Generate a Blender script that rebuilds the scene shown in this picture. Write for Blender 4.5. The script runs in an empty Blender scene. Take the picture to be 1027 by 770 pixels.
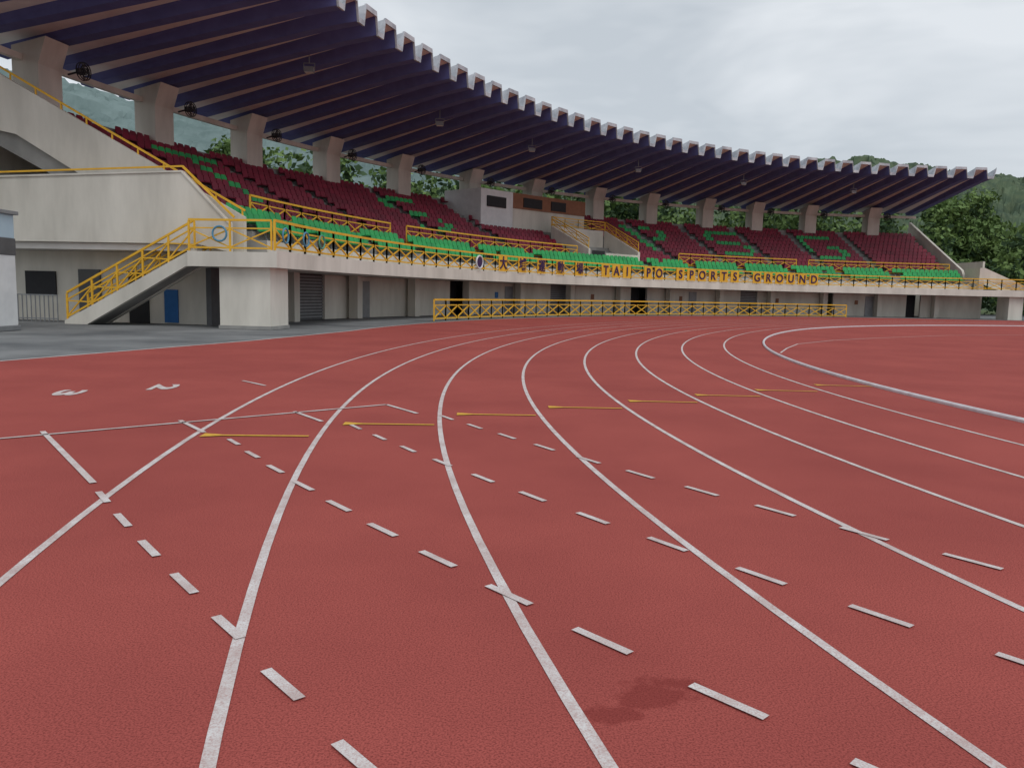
import bpy, bmesh, math, random
import numpy as np
from mathutils import Vector, Matrix
random.seed(7); rng=np.random.default_rng(11)
scene=bpy.context.scene
COL=scene.collection
# ------------------------------------------------------------------ materials
def mat(name,col,rough=.7,col2=None,scale=4.,amt=.5,detail=2.,bump=0.,bscale=None,spec=.3,stretch=(1,1,1),metal=0.,lo=.35,hi=.65,fine=None,bdist=.01):
    m=bpy.data.materials.new(name);m.use_nodes=True
    nt=m.node_tree;N=nt.nodes;Lk=nt.links;b=N['Principled BSDF']
    b.inputs['Roughness'].default_value=rough;b.inputs['Specular IOR Level'].default_value=spec
    b.inputs['Metallic'].default_value=metal
    if col2 is None: col2=tuple(c*.75 for c in col)
    tc=N.new('ShaderNodeTexCoord');mp=N.new('ShaderNodeMapping');mp.inputs['Scale'].default_value=stretch
    Lk.new(tc.outputs['Object'],mp.inputs['Vector'])
    nz=N.new('ShaderNodeTexNoise');nz.inputs['Scale'].default_value=scale;nz.inputs['Detail'].default_value=detail
    nz.inputs['Roughness'].default_value=.6
    Lk.new(mp.outputs[0],nz.inputs['Vector'])
    mr=N.new('ShaderNodeMapRange');mr.inputs['From Min'].default_value=lo;mr.inputs['From Max'].default_value=hi
    mr.inputs['To Max'].default_value=amt
    Lk.new(nz.outputs['Fac'],mr.inputs['Value'])
    mx=N.new('ShaderNodeMix');mx.data_type='RGBA'
    mx.inputs[6].default_value=(*col,1);mx.inputs[7].default_value=(*col2,1)
    Lk.new(mr.outputs[0],mx.inputs[0]);out=mx.outputs[2]
    if fine:
        fs,fa,fcol=fine
        n2=N.new('ShaderNodeTexNoise');n2.inputs['Scale'].default_value=fs;n2.inputs['Detail'].default_value=2
        Lk.new(tc.outputs['Object'],n2.inputs['Vector'])
        r2=N.new('ShaderNodeMapRange');r2.inputs['From Min'].default_value=.42;r2.inputs['From Max'].default_value=.72;r2.inputs['To Max'].default_value=fa
        Lk.new(n2.outputs['Fac'],r2.inputs['Value'])
        m2=N.new('ShaderNodeMix');m2.data_type='RGBA';m2.inputs[7].default_value=(*fcol,1)
        Lk.new(out,m2.inputs[6]);Lk.new(r2.outputs[0],m2.inputs[0]);out=m2.outputs[2]
    Lk.new(out,b.inputs['Base Color'])
    if bump:
        n3=N.new('ShaderNodeTexNoise');n3.inputs['Scale'].default_value=bscale or scale*4;n3.inputs['Detail'].default_value=1
        Lk.new(tc.outputs['Object'],n3.inputs['Vector'])
        bp=N.new('ShaderNodeBump');bp.inputs['Strength'].default_value=bump;bp.inputs['Distance'].default_value=bdist if (bscale or 0)>20 else .1
        Lk.new(n3.outputs['Fac'],bp.inputs['Height']);Lk.new(bp.outputs[0],b.inputs['Normal'])
    return m
M={}
M['track']=mat('track_rubber',(.425,.100,.084),.95,(.335,.076,.066),.45,.95,6,.55,170,spec=.08,fine=(125,.85,(.16,.034,.03)),bdist=.006)
M['line']=mat('line_paint',(.68,.66,.65),.85,(.46,.36,.34),5,.75,5,.4,170,spec=.1,fine=(120,.7,(.42,.25,.23)),bdist=.006)
M['yline']=mat('yellow_line_paint',(.66,.40,.06),.85,(.5,.22,.06),20,.5,spec=.1)
M['asphalt']=mat('asphalt',(.23,.235,.235),.9,(.11,.115,.12),.35,.95,5,.3,90,spec=.15)
M['ground']=mat('grass_ground',(.06,.10,.03),.95,(.10,.11,.05),.3,.8)
M['cream']=mat('cream_concrete',(.74,.70,.62),.8,(.50,.47,.41),.8,.7,5,stretch=(1,1,.25))
M['soffit']=mat('soffit_paint',(.84,.80,.76),.85,(.68,.64,.60),.9,.6)
M['conc']=mat('tier_concrete',(.36,.35,.33),.9,(.22,.22,.21),1.2,.7)
M['purple']=mat('violet_paint',(.125,.14,.35),.7,(.09,.10,.26),1.5,.6)
M['rooftop']=mat('roof_edge_paint',(.60,.62,.65),.7,(.28,.30,.34),1.4,.8,5)
M['yellow']=mat('yellow_paint',(.84,.48,.04),.5,(.66,.35,.03),3,.5)
M['red']=mat('red_seat_plastic',(.27,.016,.045),.45,(.15,.012,.028),.8,.8,spec=.4)
M['green']=mat('green_seat_plastic',(.035,.42,.11),.45,(.025,.26,.08),.8,.8,spec=.4)
M['dark']=mat('dark_opening',(.035,.035,.038),.8)
M['shutter']=mat('shutter_metal',(.12,.12,.125),.6,(.08,.08,.08),2,.6)
M['brick']=mat('brown_cladding',(.30,.14,.08),.7,(.22,.10,.06),2,.6)
M['sign']=mat('sign_letter_paint',(.05,.02,.09),.5)
M['blue']=mat('blue_paint',(.04,.16,.42),.5)
M['bluepale']=mat('pale_blue_paint',(.45,.58,.66),.5,(.38,.5,.6),2,.5)
M['white']=mat('white_paint',(.74,.75,.75),.55,(.58,.59,.6),2,.5)
M['grey']=mat('grey_metal',(.28,.29,.30),.45,(.2,.2,.21),3,.5,metal=.3)
M['alu']=mat('kerb_paint',(.66,.64,.66),.5,(.50,.44,.45),6,.6)
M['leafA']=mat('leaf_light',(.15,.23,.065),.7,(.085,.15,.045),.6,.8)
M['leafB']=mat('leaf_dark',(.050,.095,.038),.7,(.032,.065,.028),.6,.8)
M['bark']=mat('bark',(.10,.08,.06),.9)
M['hill']=mat('forest',(.105,.145,.090),.9,(.058,.086,.062),.09,.95,4,.9,.8,spec=.05,fine=(.5,.6,(.14,.17,.10)))  # forest greens lightened so that some mist is painted into the colour
M['hazehill']=mat('forest_haze',(.19,.25,.245),.95,(.12,.17,.165),.04,.9,4,.5,.5,spec=.05)  # aerial haze painted into the base colour: paler, bluer forest
M['ringA']=mat('ring_blue',(.10,.28,.42),.5)
M['ringB']=mat('ring_green',(.12,.33,.25),.5)
# ------------------------------------------------------------------ builder
class MB:
    def __init__(s): s.v=[];s.f=[];s.m=[];s.mats=[]
    def mi(s,k):
        if k not in s.mats:s.mats.append(k)
        return s.mats.index(k)
    def add(s,vs,fs,k):
        o=len(s.v);s.v.extend([tuple(x) for x in vs]);i=s.mi(k)
        for f in fs:s.f.append(tuple(o+j for j in f));s.m.append(i)
    def build(s,name,parent=None,smooth=False,recalc=True):
        me=bpy.data.meshes.new(name);me.from_pydata(s.v,[],s.f)
        for k in s.mats:me.materials.append(M[k])
        me.polygons.foreach_set('material_index',s.m)
        if smooth:me.polygons.foreach_set('use_smooth',[True]*len(s.f))
        me.update()
        if recalc:
            bm=bmesh.new();bm.from_mesh(me);bmesh.ops.recalc_face_normals(bm,faces=bm.faces);bm.to_mesh(me);bm.free()
        o=bpy.data.objects.new(name,me);COL.objects.link(o)
        if parent:o.parent=parent
        return o
def empty(name):
    e=bpy.data.objects.new(name,None);COL.objects.link(e);return e
CX,CY,RS=43.64,21.794,52.014
def SP(a,dr,z):
    t=math.radians(a);r=RS+dr
    return (CX+r*math.cos(t),CY+r*math.sin(t),z)
def sweep(mb,poly,a0,a1,n,k,capk=None,edgek=None):
    m=len(poly);vs=[]
    for i in range(n+1):
        a=a0+(a1-a0)*i/n
        vs+= [SP(a,r,z) for r,z in poly]
    for j in range(m):
        kk=edgek[j] if edgek and edgek[j] else k
        fs=[(i*m+j,i*m+(j+1)%m,(i+1)*m+(j+1)%m,(i+1)*m+j) for i in range(n)]
        mb.add(vs,fs,kk) if j==0 else mb_addref(mb,fs,kk,len(vs))
    o=len(mb.v)-len(vs)
    i=mb.mi(capk or k)
    mb.f.append(tuple(o+q for q in range(m)));mb.m.append(i)
    mb.f.append(tuple(o+n*m+q for q in reversed(range(m))));mb.m.append(i)
def mb_addref(mb,fs,k,nv):
    o=len(mb.v)-nv;i=mb.mi(k)
    for f in fs:mb.f.append(tuple(o+q for q in f));mb.m.append(i)
def abox(mb,a0,a1,r0,r1,z0,z1,k,n=None):
    if n is None:n=max(1,int(abs(a1-a0)/1.5))
    sweep(mb,[(r0,z0),(r1,z0),(r1,z1),(r0,z1)],a0,a1,n,k)
def bar(mb,p,q,w,k,h=None):
    p=Vector(p);q=Vector(q);d=(q-p)
    if d.length<1e-5:return
    d.normalize();up=Vector((0,0,1)) if abs(d.z)<.95 else Vector((1,0,0))
    s=d.cross(up).normalized();u=s.cross(d).normalized();h=h or w
    vs=[]
    for c in(p,q):
        for a,b in((-1,-1),(1,-1),(1,1),(-1,1)):vs.append(c+s*a*w/2+u*b*h/2)
    mb.add(vs,[(0,1,2,3),(7,6,5,4),(0,4,5,1),(1,5,6,2),(2,6,7,3),(3,7,4,0)],k)
def wbox(mb,x0,x1,y0,y1,z0,z1,k):
    vs=[(x,y,z) for z in(z0,z1) for x,y in((x0,y0),(x1,y0),(x1,y1),(x0,y1))]
    mb.add(vs,[(0,3,2,1),(4,5,6,7),(0,1,5,4),(1,2,6,5),(2,3,7,6),(3,0,4,7)],k)
def lattice(mb,pts,H,k,w=.055,pan=1.3):
    """railing along polyline of base points; X braced panels"""
    for i in range(len(pts)-1):
        p=Vector(pts[i]);q=Vector(pts[i+1]);n=max(1,round((q-p).length/pan))
        U=Vector((0,0,1))
        bar(mb,p+U*H,q+U*H,w*1.3,k);bar(mb,p+U*.12,q+U*.12,w,k);bar(mb,p+U*(H*.74),q+U*(H*.74),w*.8,k)
        for j in range(n):
            a=p.lerp(q,j/n);b=p.lerp(q,(j+1)/n)
            bar(mb,a,a+U*(H-w*.66),w*1.1,k)
            bar(mb,a+U*.14,b+U*(H*.74-.03),w*.8,k);bar(mb,b+U*.14,a+U*(H*.74-.03),w*.8,k)
        bar(mb,q,q+U*(H-w*.66),w*1.1,k)
def arcpts(a0,a1,dr,z,step=1.5):
    n=max(1,round(abs(a1-a0)/step));return [SP(a0+(a1-a0)*i/n,dr,z) for i in range(n+1)]
# ------------------------------------------------------------------ ground
def sheet(name,pts,z,k,parent=None):
    me=bpy.data.meshes.new(name);me.from_pydata([(x,y,z) for x,y in pts],[],[tuple(range(len(pts)))])
    me.materials.append(M[k]);me.update()
    bm=bmesh.new();bm.from_mesh(me);bmesh.ops.triangulate(bm,faces=bm.faces)
    for f in bm.faces:
        if f.normal.z<0:f.normal_flip()
    bm.to_mesh(me);bm.free()
    o=bpy.data.objects.new(name,me);COL.objects.link(o)
    if parent:o.parent=parent
    return o
sheet('ground',[(-1500,-1500),(1500,-1500),(1500,1500),(-1500,1500)],-.03,'ground')
sheet('asphalt_apron',[(-60,-60),(200,-60),(200,112),(-60,112)],-.01,'asphalt')
edge=[(-14,-30),(-11.5,5),(-9.5,14.6),(-8.6,17.4),(-7.2,21.8)]+[SP(a,-2.2,0)[:2] for a in np.arange(173,89,-1.5)]+[(150,71.6)]
track=sheet('running_track',edge+[(150,-58),(-14,-58)],0,'track')
TX,TY,R0=47.17,13.374,40.882
def delta(a):
    if a<-.6: return .555+3.18*.35*(1-math.exp(-(-.6-a)/.35))
    return -.6733*a*a-3.692*a**3
def LP(k,deg):
    a=math.radians(deg)-math.pi;r=R0+1.22*k+delta(a);t=math.radians(deg)
    return Vector((TX+r*math.cos(t),TY+r*math.sin(t)))
def ribbon(name,pts,w,z,k,parent,closedH=0):
    P=[Vector(p[:2]) for p in pts];mb=MB();n=len(P);vs=[]
    for i in range(n):
        d=(P[min(i+1,n-1)]-P[max(i-1,0)]).normalized();s=Vector((-d.y,d.x))
        vs.append((*(P[i]+s*w/2),z));vs.append((*(P[i]-s*w/2),z))
    mb.add(vs,[(2*i,2*i+1,2*i+3,2*i+2) for i in range(n-1)],k)
    o=mb.build(name,parent,recalc=False)
    for p in o.data.polygons:
        if p.normal.z<0:
            o.data.flip_normals();break
    return o
def lanepath(k,a_end=90.):
    pts=[LP(k,d) for d in np.arange(201,a_end-.01,-.75)]
    d0=(pts[0]-pts[1]).normalized();pts=[pts[0]+d0*35]+pts
    if a_end==90.:pts.append(pts[-1]+Vector((95,0)))
    return pts
for k in range(1,9): ribbon('lane_line',lanepath(k),.05,.004,'line',track)
ribbon('edge_line',edge[1:],.09,.004,'line',track)
ribbon('inner_arc_line',[LP(-.17,168.2),LP(-.5,165),LP(-.89,161.1),LP(-1.9,155.8),LP(-3.12,150.4),LP(-5,140.5),LP(-7.25,129.1),LP(-12,112)],.05,.004,'line',track)
def seg(name,k0,a0,k1,a1,w,kk,z=.008):
    ribbon(name,[LP(k0,a0),LP(k1,a1)],w,z,kk,track)
seg('start_line',11.4,188.4,6.57,183.83,.05,'line')
for k0,a0,k1,a1 in((9.22,186.23,8.18,188.65),(8.32,185.43,7.95,186.25),(7.42,184.62,7.07,185.43),(6.57,183.83,6.22,184.68),(8.64,181.13,8.21,181.78)):
    seg('break_mark',k0,a0,k1,a1,.05,'line')
def dashes(kA,aA,dk,da,n,hk,ha,i0=0):
    for i in range(i0,n):
        k=kA+dk*i;a=aA+da*i;seg('break_dash',k-hk,a-ha,k+hk,a+ha,.046,'line')
dashes(8.015,189.12,-.245,.667,4,-.062,.165)
dashes(7.26,191.13,-.212,.645,7,-.055,.145,1)
dashes(7.62,186.83,-.232,.675,13,-.063,.162)
dashes(6.74,185.83,-.235,.705,13,-.052,.165)
dashes(5.93,185.03,-.242,.708,13,-.055,.18)
for k0,k1,a in((7.93,7.08,186.43),(6.86,6.05,185.59),(5.83,5.05,184.7),(4.85,4.06,183.87),(3.86,3.07,183.0),(2.9,2.1,181.96),(1.93,1.12,180.91),(.84,.05,179.62)):
    A=LP(k0,a);B=LP(k1,a+.05);d=(B-A).normalized();s=Vector((-d.y,d.x))
    me=bpy.data.meshes.new('relay_mark')
    vs=[A+s*.10,A-s*.10,A-s*.028+d*.2,B-s*.028,B+s*.028,A+s*.028+d*.2]
    me.from_pydata([(v.x,v.y,.009) for v in vs],[],[(0,1,2,3,4,5)]);me.materials.append(M['yline'])
    o=bpy.data.objects.new('relay_mark',me);COL.objects.link(o);o.parent=track
for ch,(kk,aa) in(('3',(10.12,183.05)),('2',(9.33,182.2))):
    c=bpy.data.curves.new('lane_number','FONT');c.body=ch;c.size=.75;c.align_x='CENTER';c.align_y='CENTER';c.offset=.028
    o=bpy.data.objects.new('lane_number',c);COL.objects.link(o);o.parent=track
    p=LP(kk,aa);o.location=(p.x,p.y,.006);o.rotation_euler=(0,0,math.radians(-80));o.scale=(1.75,.6,1);c.materials.append(M['line'])
# damp spill soaked into the rubber (part of the track material)
def add_stain(m,spots):
    nt=m.node_tree;N=nt.nodes;K=nt.links;b=N['Principled BSDF']
    src=b.inputs['Base Color'].links[0].from_socket
    tc=N.new('ShaderNodeTexCoord');nz=N.new('ShaderNodeTexNoise');nz.inputs['Scale'].default_value=11;nz.inputs['Detail'].default_value=5
    K.new(tc.outputs['Object'],nz.inputs['Vector'])
    acc=None
    for (x,y,rx,ry) in spots:
        mp=N.new('ShaderNodeMapping');mp.inputs['Location'].default_value=(-x/rx,-y/ry,0);mp.inputs['Scale'].default_value=(1/rx,1/ry,0)
        K.new(tc.outputs['Object'],mp.inputs[0])
        ln=N.new('ShaderNodeVectorMath');ln.operation='LENGTH';K.new(mp.outputs[0],ln.inputs[0])
        if acc is None: acc=ln.outputs['Value']
        else:
            mn=N.new('ShaderNodeMath');mn.operation='MINIMUM';K.new(acc,mn.inputs[0]);K.new(ln.outputs['Value'],mn.inputs[1]);acc=mn.outputs[0]
    ad=N.new('ShaderNodeMath');ad.operation='MULTIPLY_ADD';ad.inputs[1].default_value=2.6;K.new(nz.outputs['Fac'],ad.inputs[0]);K.new(acc,ad.inputs[2])
    mr=N.new('ShaderNodeMapRange');mr.inputs['From Min'].default_value=2.45;mr.inputs['From Max'].default_value=2.05;mr.inputs['To Max'].default_value=.5;K.new(ad.outputs[0],mr.inputs['Value'])
    mx=N.new('ShaderNodeMix');mx.data_type='RGBA';mx.inputs[7].default_value=(.16,.022,.02,1)
    K.new(mr.outputs[0],mx.inputs[0]);K.new(src,mx.inputs[6]);K.new(mx.outputs[2],b.inputs['Base Color'])
c1=LP(5.72,192.76);c2=LP(5.88,192.91);c3=LP(5.62,192.72);c4=LP(5.80,192.84)
add_stain(M['track'],[(c1.x,c1.y,.12,.10),(c2.x,c2.y,.11,.06),(c3.x,c3.y,.10,.05),(c4.x,c4.y,.08,.06)])
kp=lanepath(0)
mb=MB();vs=[];sec=[(-.03,.0),(-.035,.035),(-.015,.055),(.015,.055),(.035,.035),(.03,.0)]
for i,p in enumerate(kp):
    d=(kp[min(i+1,len(kp)-1)]-kp[max(i-1,0)]).normalized();s=Vector((-d.y,d.x))
    for o_,z in sec: q=p+s*o_;vs.append((q.x,q.y,z))
mb.add(vs,[(i*6+j,i*6+j+1,(i+1)*6+j+1,(i+1)*6+j) for i in range(len(kp)-1) for j in range(5)],'alu')
mb.build('track_kerb')
# ------------------------------------------------------------------ grandstand
GS=empty('grandstand')
AL,AR=174.05,90.6
mb=MB()
sweep(mb,[(0,2.14),(3.2,2.14),(3.2,2.655),(0.25,2.655),(.25,2.72),(0,2.72)],AL,82.5,62,'cream')
mb.build('balcony_slab',GS)
mb=MB()
NL=3;LZ=3.2
poly=[(1.45,2.66)]
for i in range(NL):
    poly+=[(1.45+.6*i,LZ+.33*i),(1.45+.6*(i+1),LZ+.33*i)]
poly+=[(3.25,4.05),(3.45,4.05),(3.45,2.66)]
sweep(mb,poly,171.4,AR,56,'conc',edgek=['cream']+[None]*(len(poly)-1))
NU=12;S0,Z0,SR,SZ=3.9,3.95,.72,.37
poly=[(3.46,3.4),(3.46,Z0-.02)]
for j in range(NU):
    poly+=[(S0+SR*j-.02 if j else 3.6,Z0+SZ*j),(S0+SR*(j+1)-.02,Z0+SZ*j)]
poly+=[(S0+SR*NU,Z0+SZ*NU+.25),(13.0,Z0+SZ*NU+.25),(13.0,Z0+SZ*NU-1.2),(5.5,3.4)]
sweep(mb,poly,172.14,AR+.3,56,'conc')
mb.build('seating_tiers',GS)
mb=MB()
def topz(dr):return 3.95+.54*(dr-1.9)
sweep(mb,[(1.9,2.67),(1.9,3.98),(14.2,topz(14.2)),(14.2,7.6),(10.8,6.9),(8.1,5.35),(4.0,5.0),(3.2,2.67)],172.15,172.35,1,'cream')
sweep(mb,[(2.9,3.9),(3.3,4.6),(14.2,topz(14.2)-.5),(14.2,6.5),(8,4.2),(3,2.67)],AR-.25,AR-.02,1,'cream')
sweep(mb,[(2.1,3.65),(3.9,5.45),(4.4,5.42),(15.5,5.1),(15.5,2.95),(3.4,2.95),(2.1,2.67)],172.85,173.0,1,'cream')
abox(mb,172.36,172.84,3.2,15.5,4.1,4.25,'conc',1)
abox(mb,166,172.8,3.5,15.5,2.7,2.94,'soffit',4)
sweep(mb,[(2.1,3.68),(3.88,5.50),(15.5,5.16),(15.5,5.09),(3.9,5.44),(2.12,3.62)],172.8,173.05,1,'cream')
abox(mb,172.1,173.75,.36,2.2,0,2.138,'cream',1)
abox(mb,172.08,173.79,.32,2.24,0,.12,'conc',1)
mb.build('end_walls',GS)
mb=MB()
ns=16;x0,z0,x1,z1=3.2,2.66,8.0,0.
poly=[(3.2,2.66)]
for i in range(ns):
    poly+=[(x0+(x1-x0)*(i+.0)/ns+.001*i,z0-(z0)*(i+1)/ns),(x0+(x1-x0)*(i+1)/ns,z0-z0*(i+1)/ns)]
poly=poly[:-1]+[(7.35,0.),(3.6,2.14),(3.2,2.14)]
sweep(mb,poly,172.5,173.4,1,'conc')
for aa in((173.41,173.6),(172.3,172.49)):
    sweep(mb,[(3.2,2.76),(8.15,.12),(8.15,0),(7.3,0),(3.5,2.14),(3.2,2.14)],aa[0],aa[1],1,'cream')
mb.build('entrance_stair',GS)
# ground floor walls
mb=MB()
segs=[(172,167.5,'shutter'),(167.5,162.3,'shutter2'),(162.3,155,'cream'),(155,149.5,'cream'),(149.5,147.5,'dark'),(147.5,138,'cream'),(138,134.5,'shutter2'),(134.5,128,'cream'),(128,126,'dark'),(126,115,'cream'),(115,112.5,'shutter2'),(112.5,105.5,'cream'),(105.5,104,'dark'),(104,96,'cream'),(96,94.5,'dark'),(94.5,88.5,'cream')]
for a,b,k in segs:
    if k=='shutter2':
        abox(mb,a,b,3.45,3.6,0,2.13,'shutter')
        for q in range(14): abox(mb,a-.1,b+.1,3.40,3.445,.1+q*.145,.17+q*.145,'grey',3)
        abox(mb,a,a-.25,3.3,3.445,0,2.13,'cream',1);abox(mb,b+.25,b,3.3,3.445,0,2.13,'cream',1)
    elif k=='dark': abox(mb,a,b,4.2,4.3,0,2.13,'dark')
    elif k=='shutter': abox(mb,a,b,3.4,3.6,0,2.13,'shutter')
    else:
        abox(mb,a,b,3.3,3.5,0,2.13,'cream')
        mid=(a+b)/2
        if a-b>7.2:
            abox(mb,mid+.45,mid-.45,3.25,3.299,0,1.9,'grey',1)
        if a-b>5: abox(mb,mid+1.6,mid+1.25,3.26,3.299,1.1,1.5,'blue' if int(a)%2 else 'brick',1)
for a in np.arange(166.4,88,-6.1): abox(mb,a+.25,a-.25,2.6,3.1,0,2.138,'cream',1)
abox(mb,171.3,171.5,3.8,13.5,0,2.69,'cream',1)
abox(mb,171.52,171.6,8.2,9.1,0,2.0,'shutter',1);abox(mb,171.52,171.58,10.1,11.4,1.0,1.9,'dark',1)
abox(mb,171.52,171.58,5.0,5.55,.05,1.3,'blue',1);abox(mb,171.52,171.6,6.2,7.0,0,1.95,'dark',1)
abox(mb,88.4,88.2,3.5,13,0,5.5,'cream',1)
abox(mb,171.3,88.4,12.9,13.1,0,7.2,'cream')
mb.build('ground_floor_walls',GS)
cols=[169.3,163,156.8,150.5,144.1,137.2,130.8,124.2,118.4,112.3,107,101.4,95]
mb=MB()
for a in cols+[175.0]:
    h=math.degrees(.65/64.5)
    sweep(mb,[(12.0,7.0),(13.2,7.0),(13.2,10.95),(11.6,11.25),(12.0,10.2)],a-h,a+h,1,'cream')
    abox(mb,a-h*1.1,a+h*1.1,13.22,13.6,0,8.0,'cream',1)
abox(mb,175.2,AR,12.7,12.95,10.35,10.6,'cream')
mb.build('columns',GS)
# canopy: folded plates
mb=MB()
per=2.066;A0=176.6;NT=42
D=[.4,2.2,14.8]
def zl(d): return 12.86+(10.6-12.86)*(d-.4)/14.4
DEP=[.78,.56,.26];th=.12
prof=[(0,1),(.54,1),(.62,0),(.90,0),(1.0,1)]
angs=[];lev=[]
for t in range(NT):
    for i,(u,l) in enumerate(prof[:-1]): angs.append(A0-per*(t+u));lev.append(l)
angs.append(A0-per*NT);lev.append(1)
nA=len(angs)
def zc(i,j,up): return zl(D[j])+(DEP[0]-DEP[j])*.5+lev[i]*DEP[j]+(th if up else 0)
def ix(i,j,up): return (up*nA+i)*3+j
vs=[SP(angs[i],D[j],zc(i,j,up)) for up in(0,1) for i in range(nA) for j in range(3)]
o=len(mb.v);mb.v.extend(vs)
def F(f,k): mb.f.append(tuple(o+q for q in f));mb.m.append(mb.mi(k))
for i in range(nA-1):
    c=i%4
    for j in(0,1):
        F((ix(i,j,0),ix(i,j+1,0),ix(i+1,j+1,0),ix(i+1,j,0)),'soffit' if c==0 else 'purple')
        F((ix(i,j,1),ix(i+1,j,1),ix(i+1,j+1,1),ix(i,j+1,1)),'rooftop')
    F((ix(i,0,0),ix(i+1,0,0),ix(i+1,0,1),ix(i,0,1)),'rooftop');F((ix(i,2,0),ix(i,2,1),ix(i+1,2,1),ix(i+1,2,0)),'rooftop')
for i in(0,nA-1):
    for j in(0,1): F((ix(i,j,0),ix(i,j+1,0),ix(i,j+1,1),ix(i,j,1)),'rooftop')
for i in range(nA-1):
    p=[SP(angs[i],.3,zc(i,0,0)-.05),SP(angs[i+1],.3,zc(i+1,0,0)-.05),SP(angs[i+1],.3,zc(i+1,0,1)+.05),SP(angs[i],.3,zc(i,0,1)+.05)]
    q=[SP(angs[i],.397,zc(i,0,0)-.05),SP(angs[i+1],.397,zc(i+1,0,0)-.05),SP(angs[i+1],.397,zc(i+1,0,1)+.05),SP(angs[i],.397,zc(i,0,1)+.05)]
    mb.add(p+q,[(0,1,2,3),(7,6,5,4),(3,2,6,7),(1,0,4,5)],'rooftop')
mb.build('canopy_roof',GS)
# press box
mb=MB()
abox(mb,139.8,136.4,8.6,12.5,6.0,9.3,'white',2)
abox(mb,139.2,137.2,8.5,8.599,8.0,8.8,'dark',2)
abox(mb,136.4,128,9.2,12.5,6.0,8.2,'cream',4);abox(mb,136.3,128,9.1,12.5,8.2,9.4,'brick',4)
abox(mb,134.8,132.8,9.02,9.099,8.35,9.1,'dark',1);abox(mb,131.8,130.2,9.02,9.099,8.35,9.1,'dark',1)
for a in(133.2,127.2): sweep(mb,[(3.3,3.9),(3.3,5.0),(7.4,6.9),(7.4,5.5)],a-.12,a+.12,1,'cream')
abox(mb,133,127.4,7.4,7.6,5.0,6.9,'cream',3)
abox(mb,132.9,131.4,3.25,3.29,2.7,4.9,'dark',1);abox(mb,131.3,127.4,3.2,3.29,3.6,4.75,'cream',2)
for dr in(.4,2.6):
    vs=[]
    n=6
    for (r) in(dr,dr+.18):
        for i in range(n+1):
            a=90.0-4.6*i/n;z=4.75-1.75*i/n
            vs.append(SP(a,r,z));vs.append(SP(a,r,z-.95 if z-.95>2.7 else 2.7))
    m=2*(n+1);fs=[]
    for i in range(n):
        fs+=[(2*i,2*i+1,2*i+3,2*i+2),(m+2*i,m+2*i+2,m+2*i+3,m+2*i+1),(2*i,2*i+2,m+2*i+2,m+2*i),(2*i+1,m+2*i+1,m+2*i+3,2*i+3)]
    fs+=[(0,m,m+1,1),(2*n,2*n+1,m+2*n+1,m+2*n)]
    mb.add(vs,fs,'cream')
abox(mb,90.5,90.0,.4,2.8,2.7,4.75,'cream',1)
abox(mb,87.3,85.9,.4,2.4,0,2.138,'cream',1);abox(mb,83.6,83.0,.2,.8,0,2.138,'cream',1)
mb.build('press_box_and_gangways',GS)
# ------------------------------------------------------------------ seats
G5={'T':["11111","00100","00100","00100","00100","00100","00100"],'P':["11110","10001","10001","11110","10000","10000","10000"],
'S':["01111","10000","10000","01110","00001","00001","11110"],'G':["01111","10000","10000","10011","10001","10001","01110"],'A':["00100","01010","10001","11111","10001","10001","10001"]}
glyphs=[('T',163.0),('S',146.3),('P',120.5),('S',112.0),('G',102.0)]
def isgreen(a,j):
    for g,c in glyphs:
        w=2.1
        if abs(a-c)<w:
            u=int((c+w-a)/(2*w)*5);v=j-3
            if 0<=v<7 and 0<=u<5: return G5[g][6-v][u]=='1'
    return False
aisles=[166.2,160.0,155.2,147.2,140.6,126.9,121.3,115.3,109.6,104,98.2]
mb=MB()
def seat(a,dr,z,k):
    t=math.radians(a+random.uniform(-.012,.012));c,s=math.cos(t),math.sin(t);bx,by,_=SP(a,dr,0)
    j_=random.uniform(-.012,.012)
    def T(u,v,w): return (bx+c*v+s*u,by+s*v-c*u,z+w+j_)
    W=.205
    pan=[T(-W,-.02,.40),T(W,-.02,.40),T(W*1.02,.36,.37),T(-W*1.02,.36,.37),T(-W,-.01,.35),T(W,-.01,.35),T(W,.36,.32),T(-W,.36,.32)]
    mb.add(pan,[(0,1,2,3),(0,4,5,1),(1,5,6,2),(3,7,4,0),(4,7,6,5)],k)
    bk=[T(-W,.36,.37),T(W,.36,.37),T(W*1.05,.42,.62),T(W*.72,.45,.74),T(-W*.72,.45,.74),T(-W*1.05,.42,.62)]
    bb=[T(-W,.41,.37),T(W,.41,.37),T(W*1.05,.46,.62),T(W*.72,.49,.74),T(-W*.72,.49,.74),T(-W*1.05,.46,.62)]
    mb.add(bk+bb,[(0,1,2,3,4,5),(11,10,9,8,7,6),(1,7,8,2),(2,8,9,3),(3,9,10,4),(4,10,11,5),(5,11,6,0)],k)
    mb.add([T(-.03,.1,0),T(.03,.1,0),T(.03,.3,.34),T(-.03,.3,.34)],[(0,1,2,3)],'grey')
def inaisle(a,dr):
    return any(abs(a-x)<math.degrees(.5/(RS+dr)) for x in aisles)
for i in range(NL):
    dr=1.50+.6*i;z=LZ+.33*i;st=math.degrees(.47/(RS+dr));a=171.0
    while a>AR+.4:
        if not inaisle(a,dr) and random.random()>.004: seat(a,dr,z,'green')
        a-=st
for j in range(NU):
    dr=S0+SR*j+.12;z=Z0+SZ*j;st=math.degrees(.47/(RS+dr));a=171.7
    while a>AR+.6:
        ok=not inaisle(a,dr)
        if 127<a<133.4 and dr<7.8: ok=False
        if 127.8<a<139.9 and dr>8.2: ok=False
        if ok: seat(a,dr,z,'green' if (isgreen(a,j)) else 'red')
        a-=st
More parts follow.
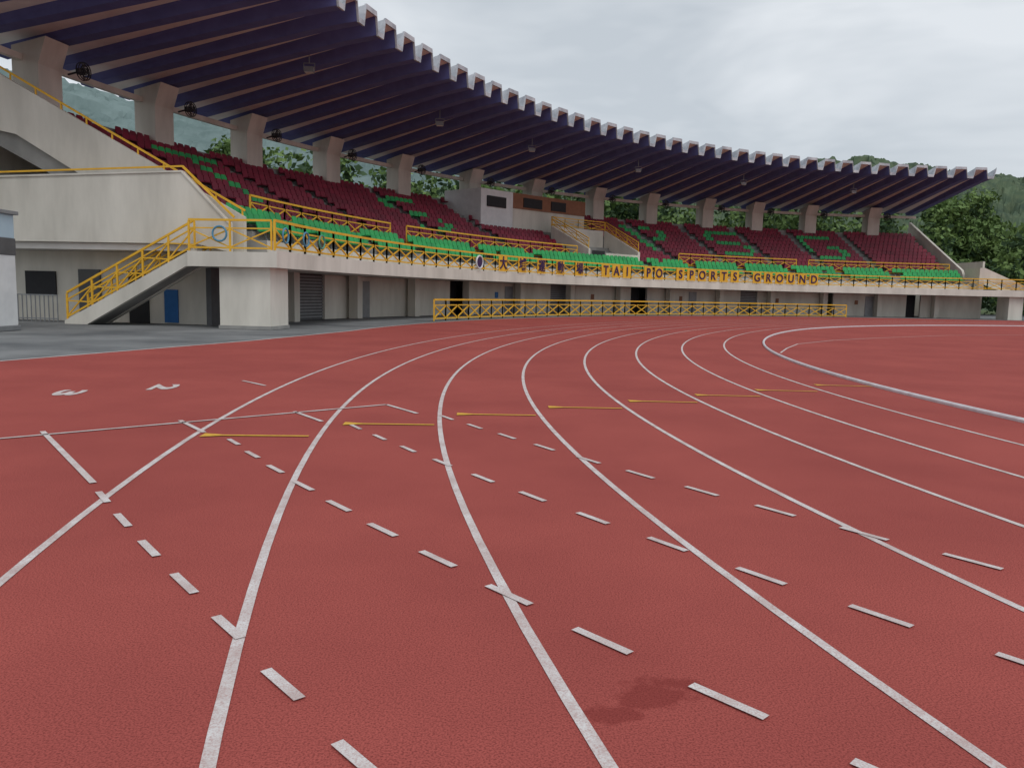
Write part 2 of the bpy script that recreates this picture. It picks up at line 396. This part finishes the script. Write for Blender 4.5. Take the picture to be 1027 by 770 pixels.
mb.build('stadium_seats',recalc=False)
# ------------------------------------------------------------------ railings
mb=MB();lattice(mb,arcpts(AL-.03,82.6,.08,2.72,1.45),1.0,'yellow',.066)
lattice(mb,[SP(AL-.05,.2,2.66),SP(AL-.05,3.15,2.66)],1.06,'yellow');mb.build('balcony_railing')
mb=MB()
for a0,a1 in((168.9,155.9),(154.2,134.6),(122.3,108.4),(107,91.8)): lattice(mb,arcpts(a0,a1,3.38,4.05,1.4),1.08,'yellow',.06)
for a in(133.2,127.2): lattice(mb,[SP(a,3.4,5.05),SP(a,7.4,6.92)],.75,'yellow',.05)
lattice(mb,arcpts(133.2,127.2,7.5,6.9,1.4),.75,'yellow',.05)
mb.build('tier_railing')
mb=MB()
for aa in(173.5,172.4): lattice(mb,[SP(aa,3.2,2.76),SP(aa,8.1,.14)],.98,'yellow',.055,1.2)
mb.build('stair_railing')
mb=MB()
p=(1.9,4.05);q=(14,topz(14)+.1)
bar(mb,SP(172.25,p[0],p[1]+.15),SP(172.25,q[0],q[1]+.15),.07,'yellow')
for i in range(12):
    r=2+i; bar(mb,SP(172.25,r,topz(r)),SP(172.25,r,topz(r)+.22),.05,'yellow')
bar(mb,SP(172.92,2.0,3.9),SP(172.92,3.9,5.66),.07,'yellow');bar(mb,SP(172.92,3.9,5.66),SP(172.92,15,5.3),.06,'yellow')
mb.build('parapet_handrail')
mb=MB();lattice(mb,arcpts(160,106.3,-1.4,0,1.5),1.05,'yellow',.066,1.4);mb.build('trackside_fence')
mb=MB()
for i in range(26):
    r=9.2+i*.18
    if r<14: bar(mb,SP(172.6,r,0),SP(172.6,r,1.0),.03,'grey')
bar(mb,SP(172.6,9.2,1.0),SP(172.6,14,1.0),.04,'grey');bar(mb,SP(172.6,9.2,.12),SP(172.6,14,.12),.04,'grey');mb.build('metal_gate')
# ------------------------------------------------------------------ sign
SG=empty('stadium_name_sign')
def tmat(a,dr,z):
    t=math.radians(a);T=Vector((math.sin(t),-math.cos(t),0));n=Vector((-math.cos(t),-math.sin(t),0))
    m=Matrix.Identity(4)
    for r in range(3): m[r][0]=T[r];m[r][1]=(0,0,1)[r];m[r][2]=n[r];m[r][3]=SP(a,dr,z)[r]
    return m
def letter(ch,a,size=.78):
    c=bpy.data.curves.new('letter','FONT');c.body=ch;c.size=size;c.align_x='CENTER';c.align_y='CENTER';c.extrude=.015;c.offset=.012
    c.materials.append(M['sign']);o=bpy.data.objects.new('letter',c);COL.objects.link(o);o.parent=SG;o.matrix_world=tmat(a,-.09,3.22)
    mb=MB();h=math.degrees(.46/RS);abox(mb,a-h,a+h,-.055,-.02,2.76,3.66,'yellow',1);mb.build('plate',SG)
for i,ch in enumerate("大埔運動場"): letter(ch,148.6-2.45*i,.82)
for i,ch in enumerate("TAI PO SPORTS GROUND"):
    if ch!=' ': letter(ch,135.4-1.38*i,.95)
def ring(a,dr,z,R,r,k,name,disc=None):
    mb=MB();m=tmat(a,dr,z);n=20;q=8;vs=[]
    for i in range(n):
        t=2*math.pi*i/n
        for j in range(q):
            u=2*math.pi*j/q;vs.append(m@Vector(((R+r*math.cos(u))*math.cos(t),(R+r*math.cos(u))*math.sin(t),r*math.sin(u))))
    mb.add(vs,[(i*q+j,i*q+(j+1)%q,((i+1)%n)*q+(j+1)%q,((i+1)%n)*q+j) for i in range(n) for j in range(q)],k)
    if disc:
        mb.add([m@Vector((R*math.cos(2*math.pi*i/n),R*math.sin(2*math.pi*i/n),0)) for i in range(n)],[tuple(range(n))],disc)
    return mb.build(name,smooth=not disc)
ring(151.6,-.08,3.2,.36,.05,'white','club_emblem','sign')
for a,k in((173.4,'ringA'),(171.4,'ringA'),(169.8,'ringB')): ring(a,-.08,3.25,.25,.035,k,'life_ring')
o=ring(0,0,0,.25,.035,'ringA','life_ring')
P0=SP(AL,2.0,3.25);Ra=math.radians(AL)
rad=Vector((math.cos(Ra),math.sin(Ra),0));tan=Vector((-math.sin(Ra),math.cos(Ra),0))
m0=tmat(0,0,0).inverted();mm=Matrix.Identity(4)
for r in range(3): mm[r][0]=-rad[r];mm[r][1]=(0,0,1)[r];mm[r][2]=tan[r];mm[r][3]=P0[r]+tan[r]*(.05)
o.data.transform(mm@m0)
# ------------------------------------------------------------------ fans and lamps
def fan_mesh():
    mb=MB();n=18
    for R,z in((.36,0),(.36,.12),(.24,.14),(.12,.15)):
        pts=[Vector((R*math.cos(2*math.pi*i/n),R*math.sin(2*math.pi*i/n),z)) for i in range(n)]
        for i in range(n): bar(mb,pts[i],pts[(i+1)%n],.03,'dark')
    for i in range(12):
        t=2*math.pi*i/12;bar(mb,(0,0,.16),(.36*math.cos(t),.36*math.sin(t),.12),.012,'dark')
    for i in range(4):
        t=2*math.pi*i/4;c,s=math.cos(t),math.sin(t)
        mb.add([(0,0,.06),(.32*c-.1*s,.32*s+.1*c,.04),(.34*c+.1*s,.34*s-.1*c,.09)],[(0,1,2)],'shutter')
    wbox(mb,-.12,.12,-.12,.12,-.2,.05,'dark');bar(mb,(0,0,-.15),(0,-.1,-.7),.06,'dark')
    return mb.build('wall_fan')
f0=fan_mesh()
for i,a in enumerate(cols):
    o=f0 if i==0 else bpy.data.objects.new('wall_fan',f0.data)
    if i: COL.objects.link(o)
    o.matrix_world=tmat(a-.9,11.3,10.3)
mb=MB();wbox(mb,-.22,.22,-.16,.16,-.12,.12,'grey');wbox(mb,-.19,.19,-.13,.13,-.135,-.12,'white')
bar(mb,(-.26,0,0),(-.26,0,.3),.03,'grey');bar(mb,(.26,0,0),(.26,0,.3),.03,'grey');bar(mb,(-.26,0,.3),(.26,0,.3),.03,'grey');bar(mb,(0,0,.3),(0,0,.85),.04,'grey')
l0=mb.build('canopy_floodlight')
for i,a in enumerate((162.6,149.8,139.5,127.0,114.6,102.2)):
    o=l0 if i==0 else bpy.data.objects.new('canopy_floodlight',l0.data)
    if i: COL.objects.link(o)
    o.location=SP(a-.25,4.2,11.72)
# booth at left
mb=MB();bx=-1.3
wbox(mb,-17.2+bx,-13.75+bx,21.9,24.2,0,.15,'grey');wbox(mb,-17.15+bx,-13.8+bx,21.95,24.15,.15,2.25,'white');wbox(mb,-17.17+bx,-13.78+bx,21.93,24.17,2.25,2.75,'shutter')
wbox(mb,-17.15+bx,-13.8+bx,21.95,24.15,2.75,3.45,'bluepale');wbox(mb,-17.25+bx,-13.7+bx,21.85,24.25,3.45,3.56,'grey')
wbox(mb,-16.6+bx,-15.7+bx,21.92,21.949,.2,2.15,'shutter')
ob=mb.build('storage_booth');bv=ob.modifiers.new('b','BEVEL');bv.width=.04;bv.segments=2
# crowd barrier and wheelie bin at the far end
mb=MB()
for k_ in range(3):
    x,y=47+2.1*k_,64.5+.3*k_
    bar(mb,(x,y,0),(x,y,.95),.06,'white')
bar(mb,(47,64.5,.93),(51.2,65.1,.93),.05,'white');bar(mb,(47,64.5,.5),(51.2,65.1,.5),.04,'white');mb.build('crowd_barrier')
mb=MB();bx_,by_=48.6,73.6
vs=[(bx_-.28,by_-.3,.1),(bx_+.28,by_-.3,.1),(bx_+.28,by_+.3,.1),(bx_-.28,by_+.3,.1),(bx_-.36,by_-.4,1.0),(bx_+.36,by_-.4,1.0),(bx_+.36,by_+.4,1.0),(bx_-.36,by_+.4,1.0)]
mb.add(vs,[(0,3,2,1),(4,5,6,7),(0,1,5,4),(1,2,6,5),(2,3,7,6),(3,0,4,7)],'blue')
wbox(mb,bx_-.39,bx_+.39,by_-.43,by_+.43,1.003,1.09,'blue');bar(mb,(bx_-.3,by_+.3,.1),(bx_+.3,by_+.3,.1),.19,'dark');mb.build('wheelie_bin')
# ------------------------------------------------------------------ hills
def worley(X,Y,cell,seed):
    r=np.random.default_rng(seed);J=r.random((64,64,3))
    ix=np.floor(X/cell).astype(int);iy=np.floor(Y/cell).astype(int);best=np.full(X.shape,9e9);hh=np.zeros(X.shape)
    for dx in(-1,0,1):
        for dy in(-1,0,1):
            a=(ix+dx);b=(iy+dy);j=J[a%64,b%64]
            d=np.hypot((a+j[...,0])*cell-X,(b+j[...,1])*cell-Y)-j[...,2]*cell*.25
            m=d<best;best=np.where(m,d,best);hh=np.where(m,j[...,2],hh)
    return best/cell,hh
def hill(name,prof,Yf,Yt,k,cols_,rows,cell,amp,x0,x1,seed):
    us=np.linspace(x0,x1,cols_);vv=np.linspace(0,1.35,rows)
    px=np.interp(us,[p[0] for p in prof],[p[1] for p in prof])
    Ug,Vg=np.meshgrid((us-513.5)/793.,vv,indexing='ij')
    Y=Yf+(Yt-Yf)*Vg;X=Ug*Y
    s=np.where(Vg<1,np.sin(np.clip(Vg,0,1)*math.pi/2)**.9,np.cos((Vg-1)*1.6))
    top=px[:,None]/793.*Yt
    Z=top*s
    Z=Z*(1+.05*np.sin(X*.03+Y*.02))
    w,h=worley(X,Y+Z*.8,cell,seed);Z=Z-amp+amp*2*np.sqrt(np.clip(1-(w*1.2)**2,0,1))*(.6+.8*h)*np.clip(Vg*6,0,1)
    w2,h2=worley(X,Y+Z*.8,cell*.3,seed+1);Z=Z+amp*.45*(1-w2)
    Z=Z+rng.normal(0,amp*.10,Z.shape)
    Z=np.where(Vg<=0,-1,Z)
    vs=np.stack([X,Y,Z],-1).reshape(-1,3)
    f=[(i*rows+j,(i+1)*rows+j,(i+1)*rows+j+1,i*rows+j+1) for i in range(cols_-1) for j in range(rows-1)]
    me=bpy.data.meshes.new(name);me.from_pydata(vs.tolist(),[],f);me.materials.append(M[k]);me.update()
    o=bpy.data.objects.new(name,me);COL.objects.link(o)
hill('wooded_hills',[(330,60),(450,90),(560,95),(700,98),(800,112),(860,121),(900,118),(950,112),(1000,112),(1040,112),(1200,125),(1500,110)],175,320,'hill',520,100,8.5,3.0,250,1500,3)
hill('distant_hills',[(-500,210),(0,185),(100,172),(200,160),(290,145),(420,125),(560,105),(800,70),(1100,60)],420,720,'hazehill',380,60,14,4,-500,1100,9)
# ------------------------------------------------------------------ trees
def leaves(mb_v,mb_f,mb_m,c,R,n,size,shade):
    u=rng.normal(size=(n,3));u/=np.linalg.norm(u,axis=1)[:,None];rr=rng.random(n)**.45
    P=np.array(c)+u*rr[:,None]*np.array(R)
    A=rng.normal(size=(n,3));A/=np.linalg.norm(A,axis=1)[:,None];B=np.cross(A,rng.normal(size=(n,3)));B/=np.linalg.norm(B,axis=1)[:,None]
    S=size*(.6+.8*rng.random(n))[:,None]
    o=len(mb_v)
    q=np.stack([P-A*S,P-B*S*.6,P+A*S,P+B*S*.6],1).reshape(-1,3)
    mb_v.extend(q.tolist())
    for i in range(n):
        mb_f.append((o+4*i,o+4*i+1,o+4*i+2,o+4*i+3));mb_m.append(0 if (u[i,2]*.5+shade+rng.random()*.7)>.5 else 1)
def tree(name,x,y,h,rad,n=5200,size=.26,nc=26,sh=.15):
    v,f,m=[],[],[]
    mb=MB();cz=h*.62
    def limb(p,q,r0,r1):
        p=Vector(p);q=Vector(q);d=(q-p).normalized();s=d.cross(Vector((.3,.9,.1))).normalized();t=d.cross(s);k=7;vs=[]
        for c,r in((p,r0),((p+q)/2+s*r0*.4,(r0+r1)/2),(q,r1)):
            for i in range(k):
                a=2*math.pi*i/k;vs.append(c+s*r*math.cos(a)+t*r*math.sin(a))
        mb.add(vs,[(l*k+i,l*k+(i+1)%k,(l+1)*k+(i+1)%k,(l+1)*k+i) for l in(0,1) for i in range(k)],'bark')
    limb((x,y,-.1),(x+.2,y,h*.5),.035*h*.6,.02*h*.6)
    for i in range(nc):
        t=rng.random()*2*math.pi;rr=rad*(.25+.65*rng.random());z=cz+(rng.random()-.5)*h*.62
        lim=math.sqrt(max(.1,1-((z-cz)/(h*.42))**2));cx=x+rr*lim*math.cos(t);cy=y+rr*lim*math.sin(t)
        s=rad*(.22+.2*rng.random())
        limb((x+.1,y,h*(.3+.15*rng.random())),(cx,cy,z-s*.3),.012*h*.5,.02)
        leaves(v,f,m,(cx,cy,z),(s,s,s*.75),n//nc,size,sh+.35*rng.random())
    T=mb.build(name)
    me=bpy.data.meshes.new('crown');me.from_pydata(v,[],f);me.materials.append(M['leafA']);me.materials.append(M['leafB']);me.polygons.foreach_set('material_index',m);me.update()
    c=bpy.data.objects.new('crown',me);COL.objects.link(c);c.parent=T
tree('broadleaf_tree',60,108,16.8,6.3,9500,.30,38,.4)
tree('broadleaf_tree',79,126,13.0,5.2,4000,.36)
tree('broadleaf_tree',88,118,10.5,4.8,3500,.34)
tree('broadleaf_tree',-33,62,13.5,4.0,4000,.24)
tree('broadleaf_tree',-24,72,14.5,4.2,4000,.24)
v,f,m=[],[],[]
for i in range(130):
    a=rng.uniform(70,150);dr=rng.uniform(24,42);h=rng.uniform(13,17.5)-(3 if a>132 else 0)
    if a<86: h-=3.5
    p=SP(a,dr,0)
    for q in range(4):
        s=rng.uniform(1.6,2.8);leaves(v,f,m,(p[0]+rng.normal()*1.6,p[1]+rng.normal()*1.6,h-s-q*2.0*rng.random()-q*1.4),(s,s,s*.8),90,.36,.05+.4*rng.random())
for i in range(60):
    x=rng.uniform(62,150);y=rng.uniform(92,104);s=rng.uniform(1.2,2.4)
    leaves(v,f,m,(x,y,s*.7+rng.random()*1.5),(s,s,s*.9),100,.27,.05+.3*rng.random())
me=bpy.data.meshes.new('tree_belt');me.from_pydata(v,[],f);me.materials.append(M['leafA']);me.materials.append(M['leafB']);me.polygons.foreach_set('material_index',m);me.update()
COL.objects.link(bpy.data.objects.new('tree_belt',me))
# ------------------------------------------------------------------ world / light
w=bpy.data.worlds.new('World');scene.world=w;w.use_nodes=True;nt=w.node_tree;N=nt.nodes;K=nt.links
bg=N['Background'];bg.inputs['Strength'].default_value=.12
sky=N.new('ShaderNodeTexSky');sky.sky_type='NISHITA';sky.sun_disc=False;sky.sun_elevation=math.radians(58);sky.sun_rotation=math.radians(150)
tc=N.new('ShaderNodeTexCoord');mp=N.new('ShaderNodeMapping');mp.inputs['Scale'].default_value=(1,1,3.4);K.new(tc.outputs['Generated'],mp.inputs[0])
nz=N.new('ShaderNodeTexNoise');nz.inputs['Scale'].default_value=2.9;nz.inputs['Detail'].default_value=4;nz.inputs['Roughness'].default_value=.55;nz.inputs['Distortion'].default_value=.3
K.new(mp.outputs[0],nz.inputs['Vector'])
mr=N.new('ShaderNodeMapRange');mr.inputs['From Min'].default_value=.36;mr.inputs['From Max'].default_value=.64;K.new(nz.outputs['Fac'],mr.inputs['Value'])
mx=N.new('ShaderNodeMix');mx.data_type='RGBA';mx.inputs[6].default_value=(4.8,5.2,5.6,1);mx.inputs[7].default_value=(6.7,7.0,7.3,1);K.new(mr.outputs[0],mx.inputs[0])
m2=N.new('ShaderNodeMix');m2.data_type='RGBA';m2.inputs[0].default_value=.92;K.new(sky.outputs[0],m2.inputs[6]);K.new(mx.outputs[2],m2.inputs[7])
K.new(m2.outputs[2],bg.inputs['Color'])
sd=bpy.data.lights.new('sun','SUN');sd.energy=1.1;sd.angle=math.radians(35);sd.color=(1,.98,.95);so=bpy.data.objects.new('sun',sd);COL.objects.link(so)
el=math.radians(58);az=math.radians(150)
dirv=Vector((math.sin(az)*math.cos(el),math.cos(az)*math.cos(el),math.sin(el)))
so.rotation_euler=dirv.to_track_quat('Z','Y').to_euler();so.location=(0,-20,60)
# ------------------------------------------------------------------ camera
h,p,r,fpx=1.474,.11469,.02288,793.1
fw=Vector((0,math.cos(p),-math.sin(p)));up=Vector((0,math.sin(p),math.cos(p)));rt=Vector((1,0,0))
r2=rt*math.cos(r)+up*math.sin(r);u2=up*math.cos(r)-rt*math.sin(r)
cd=bpy.data.cameras.new('camera');co=bpy.data.objects.new('camera',cd);COL.objects.link(co)
mw=Matrix.Identity(4)
for i in range(3): mw[i][0]=r2[i];mw[i][1]=u2[i];mw[i][2]=-fw[i];mw[i][3]=(0,0,h)[i]
co.matrix_world=mw;cd.sensor_width=36;cd.lens=fpx*36/1027;cd.clip_start=.05;cd.clip_end=4000
scene.camera=co
scene.view_settings.view_transform='Standard';scene.view_settings.look='None';scene.view_settings.exposure=0
